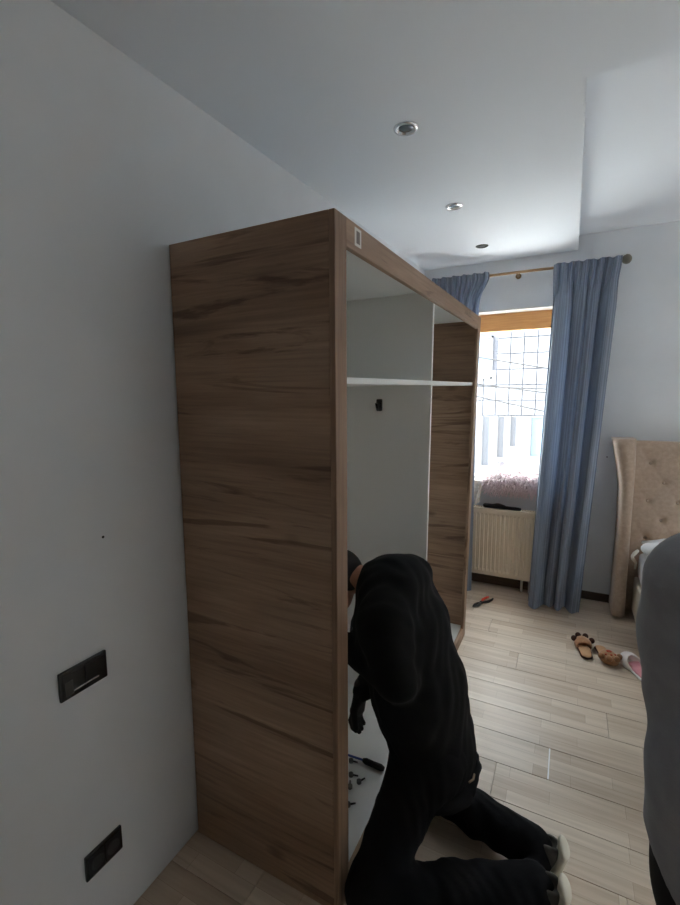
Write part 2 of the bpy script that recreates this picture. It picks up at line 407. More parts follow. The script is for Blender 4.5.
added_win = thing('added_fill_window', (0, 0, 0), None, None); added_win['kind'] = 'structure'  # added window out of view, brings fill daylight to the near side
a0, a1, b0, b1 = ADDED_WIN; am = (a0+a1)/2
for q in ((XR+.08, XR+.15, a0, a1, b1-.07, b1), (XR+.08, XR+.15, a0, a1, b0, b0+.07)): new('rail', bevel(box(*q), .004), GOLDOAK, added_win)
for q in (a0, am-.04, a1-.07): new('stile', bevel(box(XR+.08, XR+.15, q, q+.07, b0+.07, b1-.07), .004), GOLDOAK, added_win)
for q in ((a0+.07, am-.04), (am+.03, a1-.07)): new('pane', box(XR+.11, XR+.12, q[0], q[1], b0+.07, b1-.07), GLASS, added_win)
new('window_sill', bevel(box(XR-.06, XR+.08, a0+.001, a1-.001, b0-.035, b0+.003), .006), PVC, added_win)

# ================================================================== wardrobe (stands free by the left wall, not yet squared up)
WF, WY, WL, WD, WH, WR = -.572, 1.10, 1.90, .604, 2.12, -.0118
cw, sw = math.cos(WR), math.sin(WR)
def wd(v):
    a, b, z = v                                                # a = depth behind the front, b = along the wall
    xx = WF-a*cw-b*sw + .021*(2*z/WH-1)*(b/WL); return (xx, WY-a*sw+b*cw, z)
ward = thing('wardrobe', (0, 0, 0), 'tall open oak wardrobe without doors along the white wall', 'wardrobe')
def wpart(name, a0, a1, b0, b1, zz0, zz1, m, r=.0012, parent=ward, label=None, tilt=0):
    me = bevel(box(a0, a1, b0, b1, zz0, zz1), r, 1) if r else box(a0, a1, b0, b1, zz0, zz1)
    for v in me.vertices: q = v.co.copy(); q.z += tilt*q.y/WL; v.co = wd(q)
    bm = bmesh.new(); bm.from_mesh(me); bmesh.ops.recalc_face_normals(bm, faces=bm.faces); bm.to_mesh(me); bm.free()
    o = new(name, me, m, parent)
    if label: o['label'] = label
    return o
PT = .028; PO = .068; RH = .076; BH = .075
wpart('side_panel', .0185, WD, 0, PT, 0, WH, OAKX)
wpart('side_panel', .0185, WD, WL-PT, WL, 0, WH, OAKX)
wpart('front_post', 0, .018, 0, PO, 0, WH, OAKZ)
wpart('front_post', 0, .018, WL-PO, WL, 0, WH, OAKZ)
rail = wpart('top_rail', 0, .018, PO+.0004, WL-PO-.0004, WH-RH, WH, OAKY)
wpart('bottom_rail', 0, .018, PO+.0004, WL-PO-.0004, 0, BH, OAKY)
wpart('top_panel', .0185, WD-.006, PT, WL-PT, WH-.022, WH, WHITE)
wpart('bottom_panel', .0185, WD-.006, PT, WL-PT, BH-.022, BH, WHITE)
wpart('back_panel', WD-.005, WD-.001, PT, WL-PT, BH, WH-.022, WHITE, 0)
DB = .955
div = wpart('divider', .020, WD-.006, DB, DB+.018, BH, WH-.022, WHITE)
SZ = 1.668
wpart('shelf', .020, WD-.006, PT, DB-.0005, SZ, SZ+.020, WHITE, tilt=.030)
wpart('shelf', .020, WD-.006, DB+.0185, WL-PT, SZ, SZ+.020, WHITE, tilt=.030)
hk = wpart('coat_hook', .258, .290, DB-.008, DB-.0002, 1.562, 1.620, BLACKP, .004, label='small black plastic hook')
me = tube([wd((.274, DB-.008, 1.595)), wd((.274, DB-.03, 1.582)), wd((.274, DB-.038, 1.60))], .008, 8); new('hook_peg', me, BLACKP, hk)
# sticker on the rail: pale frame round a grey field
stk = wpart('sticker', -.0006, 0, .118, .160, WH-.060, WH-.010, mat('sticker_paper', srgb(215, 212, 205), .6), 0, rail, 'small white sticker with a grey field')
wpart('print_field', -.0010, -.0006, .128, .150, WH-.052, WH-.018, mat('sticker_grey', srgb(120, 112, 105), .6), 0, ward)

# ================================================================== sockets on the left wall
def socket(y0, y1, zz0, zz1, label, two):
    o = thing('wall_socket', (XL, (y0+y1)/2, zz0), label, 'socket', None)
    def p(name, a, m, r=.002): q = new(name, bevel(box(*a), r, 2), m, o); q.matrix_parent_inverse = Matrix.Translation(-o.location); return q
    p('frame', (XL, XL+.009, y0, y1, zz0, zz1), BLACKP, .003)
    my = (y0+y1)/2; h = (zz1-zz0)
    for a, b in ((y0+.008, my-.002), (my+.002, y1-.008)):
        pn = p('insert', (XL+.009, XL+.0115, a, b, zz0+.008, zz1-.008), BLACKM if not two else BLACKP, .0015)
    if two:
        p('reflection_line', (XL+.0115, XL+.0135, y0+.035, y1-.03, zz0+.018, zz0+.021), CHROME, .0005)  # chrome line stands in for a reflection on the glossy plate
        p('rocker', (XL+.0115, XL+.013, y0+.012, y0+.034, zz0+.012, zz1-.03), mat('grey_rocker', srgb(66, 66, 62), .4), .001)
    else:
        for c in (y0+.034, y1-.034):
            q = new('socket_well', lathe([(.019, 0), (.021, .002), (.017, .0025), (.015, .001)], 20, 'x', (XL+.0112, c, (zz0+zz1)/2)), DARKH, o); q.matrix_parent_inverse = Matrix.Translation(-o.location)
socket(.655, .793, .820, .902, 'black double switch plate with a modelled reflection line on the white wall', True)
socket(.683, .801, .240, .318, 'lower black socket plate on the white wall near the floor', False)

# ================================================================== downlights
for i, (px, lamp) in enumerate((((406, 128), 1), ((454, 206), 1), ((482, 246), 0))):
    v = ray(px); y = 1.75
    for _ in range(30): t = (zc(y)-HC)/v[2]; y = v[1]*t
    p = Vector(np.array([0, 0, HC])+v*t)
    lab = ['round chrome ceiling downlight with frosted glass, farthest from the window', 'round chrome ceiling downlight, middle one of the row', 'dark ceiling downlight, closest to the curtain rod'][i]
    o = thing('downlight', p, lab, 'downlight', 'ceiling downlights')
    o.rotation_euler = (math.atan(.0351), 0, 0)
    if lamp:
        new('ring', lathe([(.047, 0), (.047, -.003), (.041, -.008), (.033, -.006), (.030, .0)], 32), CHROME, o, True)
        g = new('lamp_glass', lathe([(.029, -.0005), (.026, -.003), (.012, -.0045)], 24), LAMPG, o, True)
    else:
        new('ring', lathe([(.044, 0), (.044, -.003), (.038, -.006), (.034, -.004), (.033, .0)], 32), STEELD, o, True)
        new('lamp_glass', lathe([(.032, -.0005), (.03, -.002), (.012, -.0025)], 24), DARKH, o, True)

# ================================================================== curtain rod and curtains
RY, RZ = 3.86, 2.578
rod = thing('curtain_rod', (-.4, RY, RZ), 'brown curtain rod with bronze finial over the window', 'curtain rod')
def rpart(name, me, m, s=True): q = new(name, me, m, rod, s); q.matrix_parent_inverse = Matrix.Translation(-rod.location); return q
rpart('pole', tube([(-1.15, RY, RZ), (.262, RY, RZ)], .010, 14), ROD)
rpart('finial', lathe([(.012, 0), (.016, .006), (.013, .012), (.026, .022), (.034, .040), (.030, .058), (.016, .070), (.004, .073)], 20, 'x', (.258, RY, RZ)), FINIAL)
for bx in (-1.12, -.42, .225):
    rpart('bracket', tube([(bx, YW-.031 if bx < 0 else YW, RZ-.005), (bx, RY+.02, RZ-.005), (bx, RY, RZ-.014)], .006, 8), ROD)
    rpart('wall_plate', lathe([(.010, -.007), (.022, -.005), (.022, 0)], 16, 'y', (bx, YW-.0305 if bx < 0 else YW-.0005, RZ-.005)), ROD)

def curtain(name, label, top, bot, folds, seed, ybot, flare, nu=220, nv=70):
    """top/bot: x extents under the header and at the hem; header pleats sit on the rod"""
    rnd = np.random.RandomState(seed); u = np.linspace(0, 1, nu)
    ph = rnd.uniform(0, 6.28, 8); amp = rnd.uniform(.6, 1.0, 8)
    P = np.zeros((nv, nu, 3)); zt, zb = RZ+.022, .018
    for jv in range(nv):
        s = (jv/(nv-1))**1.15; z = zt+(zb-zt)*s; hd = zt-z
        k = min(1, max(0, (hd-.09)/.25)); k = k*k*(3-2*k)           # 0 in the header, 1 in the drop
        l = top[0]+(bot[0]-top[0])*s; r = top[1]+(bot[1]-top[1])*s
        fl = flare*math.exp(-((hd-.03)/.11)**2)
        l -= fl*.5; r += fl
        uu = u + .035*k*np.sin(2*np.pi*(1.3*u)+ph[0]) + .02*k*s*np.sin(2*np.pi*2.1*u+ph[1])
        x = l+(r-l)*u
        fine = .012*(1-k)*np.sin(2*np.pi*folds*2.2*u+ph[2]) * (1.15 if hd > .012 else .9)
        big = k*(.046+.018*s)*(np.sin(2*np.pi*folds*uu+ph[3]+.5*s)*amp[0] + .45*np.sin(2*np.pi*folds*.53*uu+ph[4]-s)+.22*np.sin(2*np.pi*folds*2.1*uu+ph[5]+1.5*s))
        y = RY-.016-.012*(1-k) + fine + big*.85 + (ybot-RY)*s**1.6 - .02*k
        x = x + k*.012*np.cos(2*np.pi*folds*uu+ph[3])
        P[jv, :, 0] = x; P[jv, :, 1] = np.minimum(y, 3.93); P[jv, :, 2] = z + (.004*np.sin(2*np.pi*folds*1.1*u+ph[6]) if jv == 0 else 0) + .012*s*np.sin(2*np.pi*1.2*u+ph[7])*(s > .9)
    me = grid_mesh(P); o = tag(new(name, me, CURT, None, True), label, 'curtain', 'blue curtains on the rod')
    return o
curtain('curtain', 'long blue curtain hanging beside the upholstered headboard', (-.158, .262), (-.235, .125), 4.2, 5, 3.70, .012)
curtain('curtain', 'blue curtain mostly hidden behind the wardrobe', (-1.05, -.690), (-1.06, -.672), 5, 11, 3.80, .07)

# ================================================================== radiator
rad = thing('radiator', (-.62, 3.88, .1), 'cream ribbed panel radiator under the window', 'radiator')
def radp(name, me, m=RAD, s=False): q = new(name, me, m, rad, s); q.matrix_parent_inverse = Matrix.Translation(-rad.location); return q
RX0, RX1, RZ0, RZ1 = -1.06, -.20, .112, .690
n = int((RX1-RX0)/.0333); prof = []
for i in range(n):
    a = RX0+.02+(RX1-RX0-.04)*i/n; w_ = (RX1-RX0-.04)/n
    prof += [(a, 0), (a+w_*.30, 0), (a+w_*.45, .011), (a+w_*.85, .011), (a+w_, 0)]
P = np.zeros((6, len(prof), 3))
for jv, (z, k) in enumerate(((RZ0, 0), (RZ0+.03, 0), (RZ0+.05, 1), (RZ1-.06, 1), (RZ1-.04, 0), (RZ1-.004, 0))):
    for i, (a, dy) in enumerate(prof): P[jv, i] = (a, 3.868+dy*k, z)
radp('front_panel', grid_mesh(P, False), RAD)
radp('body', bevel(box(RX0, RX1, 3.880, 3.935, RZ0+.004, RZ1-.006), .004))
radp('top_grille', bevel(boxes([(RX0, RX1, 3.860, 3.870, RZ1-.012, RZ1+.004), (RX0, RX1, 3.932, 3.940, RZ1-.012, RZ1+.004)]+[(RX0+.02+i*.0205, RX0+.026+i*.0205, 3.870, 3.932, RZ1-.010, RZ1+.002) for i in range(41)]), .001, 1))
for a in (RX0-.004, RX1): radp('side_cover', bevel(box(a, a+.004, 3.862, 3.938, RZ0, RZ1), .0015, 1))
for a in (RX0+.12, RX1-.12): radp('wall_bracket', box(a-.015, a+.015, 3.935, YW-.031, RZ1-.2, RZ1-.15))
radp('pipe', tube([(RX1-.03, 3.905, RZ0+.01), (RX1-.03, 3.905, .06), (RX1-.03, 3.905, 0)], .010, 10), PVC, True)
radp('pipe', tube([(RX1-.09, 3.905, RZ0+.01), (RX1-.09, 3.905, .06), (RX1-.09, 3.905, 0)], .010, 10), PVC, True)

# ================================================================== things on the sill and on the radiator
def strands(base_pts, dirs, length, r, seed):
    rnd = random.Random(seed); vs, fs = [], []
    for p, d in zip(base_pts, dirs):
        p = Vector(p); d = Vector(d).normalized(); L = length*rnd.uniform(.6, 1.2)
        a = d.orthogonal().normalized(); b = d.cross(a); n0 = len(vs)
        mid = p+d*L*.55+Vector((rnd.uniform(-1, 1), rnd.uniform(-1, 1), 0))*.006; tip = p+d*L+Vector((rnd.uniform(-1, 1), 0, -1.2))*.012
        for q, rr in ((p, r), (mid, r*1.15)):
            for k in range(4): th = k*math.pi/2; vs.append(q+(a*math.cos(th)+b*math.sin(th))*rr)
        vs.append(tip)
        for k in range(4): fs.append((n0+k, n0+(k+1) % 4, n0+4+(k+1) % 4, n0+4+k)); fs.append((n0+4+k, n0+4+(k+1) % 4, n0+8))
    return mesh(vs, fs)
s = SDF((-.75, 3.84, .78), (-.06, 4.12, 1.14), .010)
for a, b, r in (((-.56, 3.965, .905), (-.38, 3.965, .925), .060), ((-.40, 3.965, .925), (-.16, 3.965, .90), .062), ((-.54, 3.97, .93), (-.48, 3.975, .95), .045), ((-.3, 3.955, .93), (-.22, 3.955, .93), .055)): s.cap(a, b, r, k=.03)
s.warp(lambda X, Y, Z: .006*np.sin(70*X+20*Z)*np.sin(60*Y))
fur = s.mesh()
ft = thing('fluffy_cushion', (-.38, 3.99, z0+.003), 'pale pink fluffy cushion with long fringe on the window sill', 'cushion')
q = new('core', fur, FUR, ft, True); q.matrix_parent_inverse = Matrix.Translation(-ft.location)
bp, dr = [], []
for v in fur.vertices:
    if random.random() < .42 and v.co.z > .84:
        bp.append(v.co-v.normal*.004); dr.append(v.normal+Vector((random.uniform(-.3, .3), -.25, -.9)))
q = new('fringe', strands(bp, dr, .068, .0055, 3), FUR, ft); q['kind'] = 'stuff'; q.matrix_parent_inverse = Matrix.Translation(-ft.location)
# cream lace hanging down beside the radiator top
nu, nv = 46, 40; P = np.zeros((nv, nu, 3))
for jv in range(nv):
    t = jv/(nv-1)
    for i in range(nu):
        u = i/(nu-1); x = -.735+.125*u*(1-.35*max(0, t-.4))
        if t < .25: y, z = 4.04-.11*t/.25, .848+.07*math.sin(t/.25*1.57)
        else: y, z = 3.925-.012, .918-(t-.25)/.75*.20
        P[jv, i] = (x-.02, y+.010*math.sin(u*22+3*t)-.004*math.sin(u*47), z+.010*math.sin(u*15)*(t > .9))
tag(new('lace_cloth', grid_mesh(P), LACE, None, True), 'cream lace cloth hanging over the window sill edge', 'cloth')
# folded pale tulle leaning towards the pane
s = SDF((-.70, 3.92, .84), (-.42, 4.12, 1.22), .009)
s.cap((-.60, 4.06, .91), (-.51, 4.080, 1.06), .050, .022, k=.03, sq=((0, 1, 0), .45)).cap((-.54, 4.06, .92), (-.48, 4.080, 1.03), .04, .02, k=.03, sq=((0, 1, 0), .45))
s.warp(lambda X, Y, Z: .005*np.sin(95*X-30*Z))
tag(new('tulle_bundle', s.mesh(), LINEN, None, True), 'upright folded pale tulle bundle against the window pane', 'fabric')
# thin dark wire spectacles on the cushion
gl = thing('spectacles', (-.30, 3.96, .985), 'thin dark wire spectacles lying on the pink fluffy cushion', 'glasses')
def circ(c, r): return [(c[0]+r*math.cos(t), c[1]+r*.4*math.sin(t), c[2]+r*.5*math.sin(t)) for t in np.linspace(0, 6.28, 18)]
g0 = (-.30, 3.955, 1.000)
for dx in (-.032, .032):
    q = new('rim', tube(circ((g0[0]+dx, g0[1], g0[2]), .024), .0022, 6), STEELD, gl, True); q.matrix_parent_inverse = Matrix.Translation(-gl.location)
    q = new('temple', tube([(g0[0]+dx*1.75, g0[1], g0[2]), (g0[0]+dx*1.9, g0[1]+.05, g0[2]+.018), (g0[0]+dx*1.9, g0[1]+.09, g0[2]+.002)], .002, 6), STEELD, gl, True); q.matrix_parent_inverse = Matrix.Translation(-gl.location)
q = new('bridge', tube([(g0[0]-.009, g0[1], g0[2]), (g0[0], g0[1], g0[2]+.005), (g0[0]+.009, g0[1], g0[2])], .002, 6), STEELD, gl, True); q.matrix_parent_inverse = Matrix.Translation(-gl.location)
# black folded pouch on the radiator
s = SDF((-.66, 3.84, .66), (-.26, 3.96, .78), .006)
s.cap((-.60, 3.895, .712), (-.46, 3.895, .712), .022, .022, k=.01, sq=((0, 0, 1), .8)).cap((-.45, 3.89, .708), (-.33, 3.89, .706), .017, .016, k=.012, sq=((0, 0, 1), .8)).ell((-.50, 3.895, .722), (.035, .025, .016), k=.012)
s.clip(lambda X, Y, Z: (RZ1+.004)-Z)
tag(new('black_pouch', s.mesh(), BLACKM, None, True), 'flat black folded pouch lying on top of the radiator', 'pouch')

# ================================================================== bed with winged tufted headboard
BX0, BX1 = .482, 1.98
bed = thing('bed', ((BX0+BX1)/2, 2.8, 0), 'double bed with beige button-tufted winged headboard', 'bed')
def bp_(name, me, m, s=False, parent=None):
    q = new(name, me, m, parent or bed, s)
    if parent is None: q.matrix_parent_inverse = Matrix.Translation(-bed.location)
    return q
HB0, HB1 = .425, 2.02; HY = 3.885; HT = 1.300
btn = []
for row in range(6):
    z = 1.145-row*.138
    for cidx in range(9):
        x = .535+cidx*.178+(.089 if row % 2 else 0)
        if x < HB1-.06: btn.append((x, z))
nx, nz = 150, 110; P = np.zeros((nz, nx, 3)); B = np.array(btn)
for jv in range(nz):
    z = .30+(HT-.30)*jv/(nz-1)
    for i in range(nx):
        x = HB0+(HB1-HB0)*i/(nx-1)
        dd = np.hypot(B[:, 0]-x, B[:, 1]-z); d1 = dd.min()
        pit = .026*math.exp(-(d1/.022)**2)+.005*math.exp(-(d1/.06)**2)
        # diamond creases between neighbouring buttons
        cr = 0
        for sg in (1, -1):
            c_ = ((x-.535)/.178 + sg*(1.145-z)/.276); f = abs(c_-round(c_)); cr = max(cr, math.exp(-(f/.07)**2))
        top = max(0, (z-(HT-.05))/.05); edge = .03*top*top
        P[jv, i] = (x, HY-.035+pit+.003*cr*(1-top)+edge, z)
hb = bp_('headboard', grid_mesh(P, False), UPH, True)
new('headboard_core', bevel(box(HB0, HB1, HY, YW-.02, .02, HT-.001), .012, 3), UPH, bed).matrix_parent_inverse = Matrix.Translation(-bed.location)
bme = lathe([(.012, .003), (.012, -.001), (.008, -.005), (.003, -.006)][::-1], 10, 'y')
for (x, z) in btn:
    b_ = bp_('button', bme, UPH, True, hb); b_.location = (x, HY-.006, z)
    b_.matrix_parent_inverse = Matrix.Identity(4)
def wing(sgn, xb):
    # outline in x over height, swept from the wall to the rounded front edge
    zs = np.linspace(.02, 1.318, 34); P = []
    for z in zs:
        t = z/1.3; fl = -.055*max(0, (t-.72)/.28)**1.6+.010*math.sin(math.pi*min(1, t/.85))
        yf = 3.70+.05*max(0, (t-.8)/.2)**2
        o_ = xb+sgn*(fl); th = .085*sgn
        ring = [(o_, YW-.022, z), (o_, yf+.035, z), (o_+.012*sgn, yf+.010, z), (o_+.035*sgn, yf, z), (xb+.066*sgn, yf+.010, z), (xb+th, yf+.04, z), (xb+th+.004*sgn, 3.86, z), (xb+th, YW-.022, z)]
        P.append(ring)
    n = 8; vs = [p for r_ in P for p in r_]; fs = []
    for i in range(len(P)-1):
        for k in range(n): fs.append((i*n+k, i*n+(k+1) % n, (i+1)*n+(k+1) % n, (i+1)*n+k))
    fs.append(tuple(range(n))); fs.append(tuple((len(P)-1)*n+k for k in range(n)))
    me = mesh(vs, fs); bm = bmesh.new(); bm.from_mesh(me); bmesh.ops.recalc_face_normals(bm, faces=bm.faces); bm.to_mesh(me); bm.free()
    return bp_('wing', me, UPH, True)
wing(1, .345); wing(-1, 2.10)
def soft(x0, x1, y0, y1, zz0, zz1, r=.04): return bevel(box(x0, x1, y0, y1, zz0, zz1), r, 4)
bp_('bed_base', soft(BX0, BX1, 1.86, 3.845, .04, .30, .02), CREAM, True)
bp_('mattress', soft(BX0+.015, BX1-.015, 1.88, 3.83, .301, .50, .05), LINEN, True)
for (a, b) in ((BX0+.08, 1.95), (BX1-.08, 1.95), (BX0+.08, 3.6), (BX1-.08, 3.6)): bp_('leg', lathe([(.022, 0), (.028, .04)], 14, 'z', (a, b, 0)), BLACKM, True)
# bed linen: rumpled duvet hanging over the bed side
nu, nv = 90, 90; P = np.zeros((nv, nu, 3)); rnd = np.random.RandomState(5)
for jv in range(nv):
    y = 1.86+1.55*jv/(nv-1)
    for i in range(nu):
        t = i/(nu-1); sdrop = .24
        wv = .012*math.sin(9*y+2*math.sin(5*t))+.008*math.sin(23*y+7*t)
        if t < .16: k = t/.16; x, z = BX0-.012-.010*math.sin(14*y)*(1-k), .30+.05*math.sin(4*y)+(.535-.33)*k
        else: k = (t-.16)/.84; x, z = BX0+.02+k*(BX1-BX0-.03), .535+wv+.012*math.sin(11*k+3*y)
        P[jv, i] = (x, y, z)
tag(new('duvet', grid_mesh(P), LINEN, None, True), 'rumpled white duvet spread over the bed', 'duvet')
def pillow(cx, cy, cz, label):
    s = SDF((cx-.36, cy-.24, cz-.12), (cx+.36, cy+.24, cz+.16), .014)
    s.ell((cx, cy, cz), (.33, .21, .075), k=0)
    for sx in (-1, 1):
        for sy in (-1, 1): s.cap((cx+sx*.2, cy+sy*.1, cz), (cx+sx*.30, cy+sy*.175, cz-.005), .045, .018, k=.05)
    s.warp(lambda X, Y, Z: .004*np.sin(30*X+18*Y)+.003*np.sin(44*Y-20*X))
    return tag(new('pillow', s.mesh(), LINEN, None, True), label, 'pillow', 'bed pillows')
pillow(.815, 3.60, .585, 'plump white pillow propped at the headboard wing nearest the blue curtain')
pillow(1.60, 3.60, .585, 'plump white pillow on the bed half away from the blue curtain')
tag(new('fabric_tie', tube([(.462, 3.58, .575), (.44, 3.55, .560), (.425, 3.53, .545), (.43, 3.52, .53), (.45, 3.53, .50), (.445, 3.52, .46)], [.010, .013, .009, .012, .008, .004], 8), CREAM, None, True), 'cream fabric tie dangling off the pillow corner', 'tie')

# ================================================================== slippers, pliers
def paw_slipper(loc, rz, label, pads):
    o = thing('paw_slipper', loc, label, 'slipper', 'brown paw slippers')
    o.scale = (.84, .84, .84); o.rotation_euler = (0, 0, rz)      # toe points to +y
    s = SDF((-.08, -.15, -.01), (.08, .16, .05), .005)
    s.cap((0, -.085, .014), (0, .085, .014), .042, .052, k=.02, sq=((0, 0, 1), .27)); s.clip(lambda X, Y, Z: .001-Z)
    new('sole', s.mesh(), DARKPL, o, True)
    s = SDF((-.07, -.14, .01), (.07, .06, .05), .005)
    s.cap((0, -.083, .023), (0, .02, .024), .036, .044, k=.02, sq=((0, 0, 1), .22)); new('insole', s.mesh(), INSOLE, o, True)
    s = SDF((-.10, -.05, .0), (.10, .18, .12), .005)
    s.ell((0, .065, .028), (.062, .082, .052), k=0); s.ell((0, -.01, .038), (.042, .075, .026), k=.01, op='s'); s.clip(lambda X, Y, Z: .012-Z)
    up = new('upper', s.mesh(), BROWNP, o, True)
    for k, (tx, ty, tz) in enumerate(((-.062, .085, .055), (-.026, .132, .062), (.026, .132, .062), (.062, .085, .055))):
        s = SDF((tx-.035, ty-.035, tz-.04), (tx+.035, ty+.035, tz+.04), .005); s.ell((tx, ty, tz), (.021, .021, .022), k=0)
        new('toe_pad', s.mesh(), BROWNP if pads else DARKPL, o, True)
    if pads:
        for (tx, ty, rr) in ((0, .060, .020), (-.030, .088, .010), (.0, .100, .010), (.030, .088, .010)):
            z = .028+.052*math.sqrt(max(.05, 1-(tx/.062)**2-((ty-.065)/.082)**2))
            s = SDF((tx-.03, ty-.03, z-.02), (tx+.03, ty+.03, z+.02), .004); s.ell((tx, ty, z-.001), (rr, rr*.85, .006), k=0)
            new('paw_print', s.mesh(), REDPL, up, True)
p1 = onz((585, 652), 0); p2 = onz((606, 657), 0)
paw_slipper((p1.x-.004, p1.y, 0), math.radians(8), 'brown plush paw slipper with its toe towards the blue curtain', False)
paw_slipper((p2.x-.006, p2.y+.0, 0), math.radians(198), 'brown plush paw slipper with red paw pads beside its mate', True)
# white slipper with pink lining by the bed side
ws = thing('slipper', (0, 0, 0), 'white slipper with pink lining lying against the bed side', 'slipper')
R3 = Matrix.Rotation(math.radians(24), 3, 'Z') @ Matrix.Rotation(math.radians(-9), 3, 'Y')
s = SDF((-.08, -.16, -.02), (.08, .16, .06), .005)
s.cap((0, -.09, .012), (0, .085, .012), .038, .045, k=.02, sq=((0, 0, 1), .26)); a_ = s.mesh()
s = SDF((-.09, -.14, -.005), (.09, .17, .10), .005)
s.ell((0, .05, .02), (.054, .088, .055), k=0); s.ell((0, -.03, .048), (.040, .09, .040), k=.008, op='s'); s.clip(lambda X, Y, Z: .010-Z); b_ = s.mesh()
s = SDF((-.07, -.13, .01), (.07, .12, .08), .005)
s.cap((0, -.085, .022), (0, .06, .022), .031, .036, k=.02, sq=((0, 0, 1), .18)); s.ell((0, .055, .030), (.043, .062, .030), k=.01); s.ell((0, .035, .052), (.035, .07, .022), k=.006, op='s'); c_ = s.mesh()
ws.rotation_euler = R3.to_euler()
ws.location = (.430, 3.02, .006)
new('sole', a_, PVC, ws, True); new('upper', b_, mat('slipper_white', srgb(226, 220, 218), .85), ws, True); new('lining', c_, PINK, ws, True)

pk = thing('pliers', onz((481, 604), 0), 'black pliers with orange handles lying on the floor by the radiator', 'pliers')
A_ = onz((473, 609), 0); B_ = onz((491, 600), 0); pk.rotation_euler = (0, 0, math.atan2(B_.y-A_.y, B_.x-A_.x))
for sg in (1, -1):
    new('handle', tube([(-.01, 0, .012), (.02, .010*sg, .012), (.06, .024*sg, .012), (.11, .026*sg, .012), (.135, .020*sg, .012)], [.007, .008, .010, .009, .006], 10), ORANGE if sg > 0 else BLACKM, pk, True)
    new('jaw', tube([(.0, -.004*sg, .012), (-.03, .010*sg, .012), (-.065, .014*sg, .012), (-.105, .004*sg, .012)], [.009, .010, .009, .004], 8), STEELD, pk, True)
new('pivot', lathe([(.012, .002), (.012, .022), (.008, .024)], 14), STEELD, pk, True)

# ================================================================== kneeling person in black
def hand(s, wrist, palm_end, fingers_dir, curl, side, r=.0095, k=.006, pr=0.0):
    """palm from wrist to knuckles, four bent fingers and a thumb; side = unit vector across the palm"""
    w_, e = np.array(wrist, float), np.array(palm_end, float); sd = np.array(side, float); fd = np.array(fingers_dir, float); cu = np.array(curl, float)
    ax = (e-w_)/np.linalg.norm(e-w_)
    for o_ in (-.024, 0, .024): s.cap(w_+sd*o_*.6, e+sd*o_, .016+pr, .013+pr, k=.012)
    for o_, L in ((-.030, .068), (-.010, .080), (.010, .075), (.030, .060)):
        p0 = e+sd*o_; p1 = p0+fd*L*.45; p2 = p1+(fd*.45+cu*.9)*L*.34; p3 = p2+(cu*1.0-fd*.15)*L*.28
        s.cap(p0, p1, r, r*.95, k=.004); s.cap(p1, p2, r*.93, r*.88, k=.003); s.cap(p2, p3, r*.88, r*.72, k=.003)
    t0 = w_+ax*.022-sd*.020; t1 = t0-sd*.028+ax*.022+cu*.010; t2 = t1+ax*.026+cu*.016; t3 = t2+ax*.018+cu*.012+sd*.004
    s.cap(t0, t1, .015+pr, .012+pr, k=.008); s.cap(t1, t2, .0115+pr, .0105+pr, k=.004); s.cap(t2, t3, .0105+pr, .008+pr, k=.004)
def head(s, c, fwd, up, k=.012, sc=1.0):
    """head about .225 m high; c = centre, fwd = facing, up = crown"""
    c = np.array(c, float); f = np.array(fwd, float); f /= np.linalg.norm(f); u = np.array(up, float); u -= f*(u@f); u /= np.linalg.norm(u); l = np.cross(u, f)
    R = np.stack([f, l, u], 1)
    g = lambda a, b, z: c+(f*a+l*b+u*z)*sc
    s.ell(g(-.012, 0, .025), np.array([.098, .076, .088])*sc, k=.02, rot=R); s.ell(g(.022, 0, -.035), np.array([.066, .060, .078])*sc, k=.03, rot=R)
    s.cap(g(.045, -.018, -.085), g(.045, .018, -.085), .024*sc, .024*sc, k=.025)
    s.cap(g(.088, 0, .008), g(.106, 0, -.028), .009*sc, .014*sc, k=.010)                       # nose
    s.cap(g(.080, -.030, .030), g(.080, .030, .030), .012*sc, .012*sc, k=.015)                 # brow
    for b in (-.032, .032):
        s.ell(g(.090, b, .010), np.array([.014, .017, .012])*sc, k=.008, rot=R, op='s'); s.ell(g(.078, b, .009), np.array([.013]*3)*sc, k=.003)
        s.ell(g(-.008, b*2.42, -.005), np.array([.020, .010, .032])*sc, k=.008, rot=R)
    s.cap(g(.083, -.020, -.060), g(.083, .020, -.060), .007*sc, .007*sc, k=.006); s.cap(g(.080, -.018, -.072), g(.080, .018, -.072), .008*sc, .008*sc, k=.006)
    s.cap(g(.093, -.020, -.0655), g(.093, .020, -.0655), .003*sc, .003*sc, k=.003, op='s')
    return g, R
PEL, WAI, CHE, NEK = (-.385, 1.475, .43), (-.435, 1.47, .60), (-.507, 1.465, .82), (-.570, 1.465, .955)
SHL, ELL, WRL = (-.495, 1.285, .900), (-.440, 1.255, .745), (-.690, 1.350, .765)
SHR, ELR, WRR = (-.620, 1.630, .885), (-.60, 1.695, .620), (-.712, 1.575, .415)
HPL, KNL, ANL = (-.385, 1.385, .40), (-.490, 1.150, .078), (-.040, 1.362, .105)
HPR, KNR, ANR = (-.385, 1.570, .40), (-.475, 1.635, .078), (-.045, 1.505, .105)
HDC = (-.768, 1.475, .925); HF = (-.92, .02, -.40); HU = (-.40, 0, .92)
s = SDF((-1.0, 1.08, .0), (.12, 1.80, 1.14), .0068)
s.cap(PEL, WAI, .125, .105, k=.05, sq=((0, 1, 0), 1.25)).cap(WAI, CHE, .10, .125, k=.05, sq=((0, 1, 0), 1.25)).cap(CHE, NEK, .11, .055, k=.05, sq=((0, 1, 0), 1.3))
s.cap(NEK, (-.70, 1.472, .955), .055, .052, k=.03)
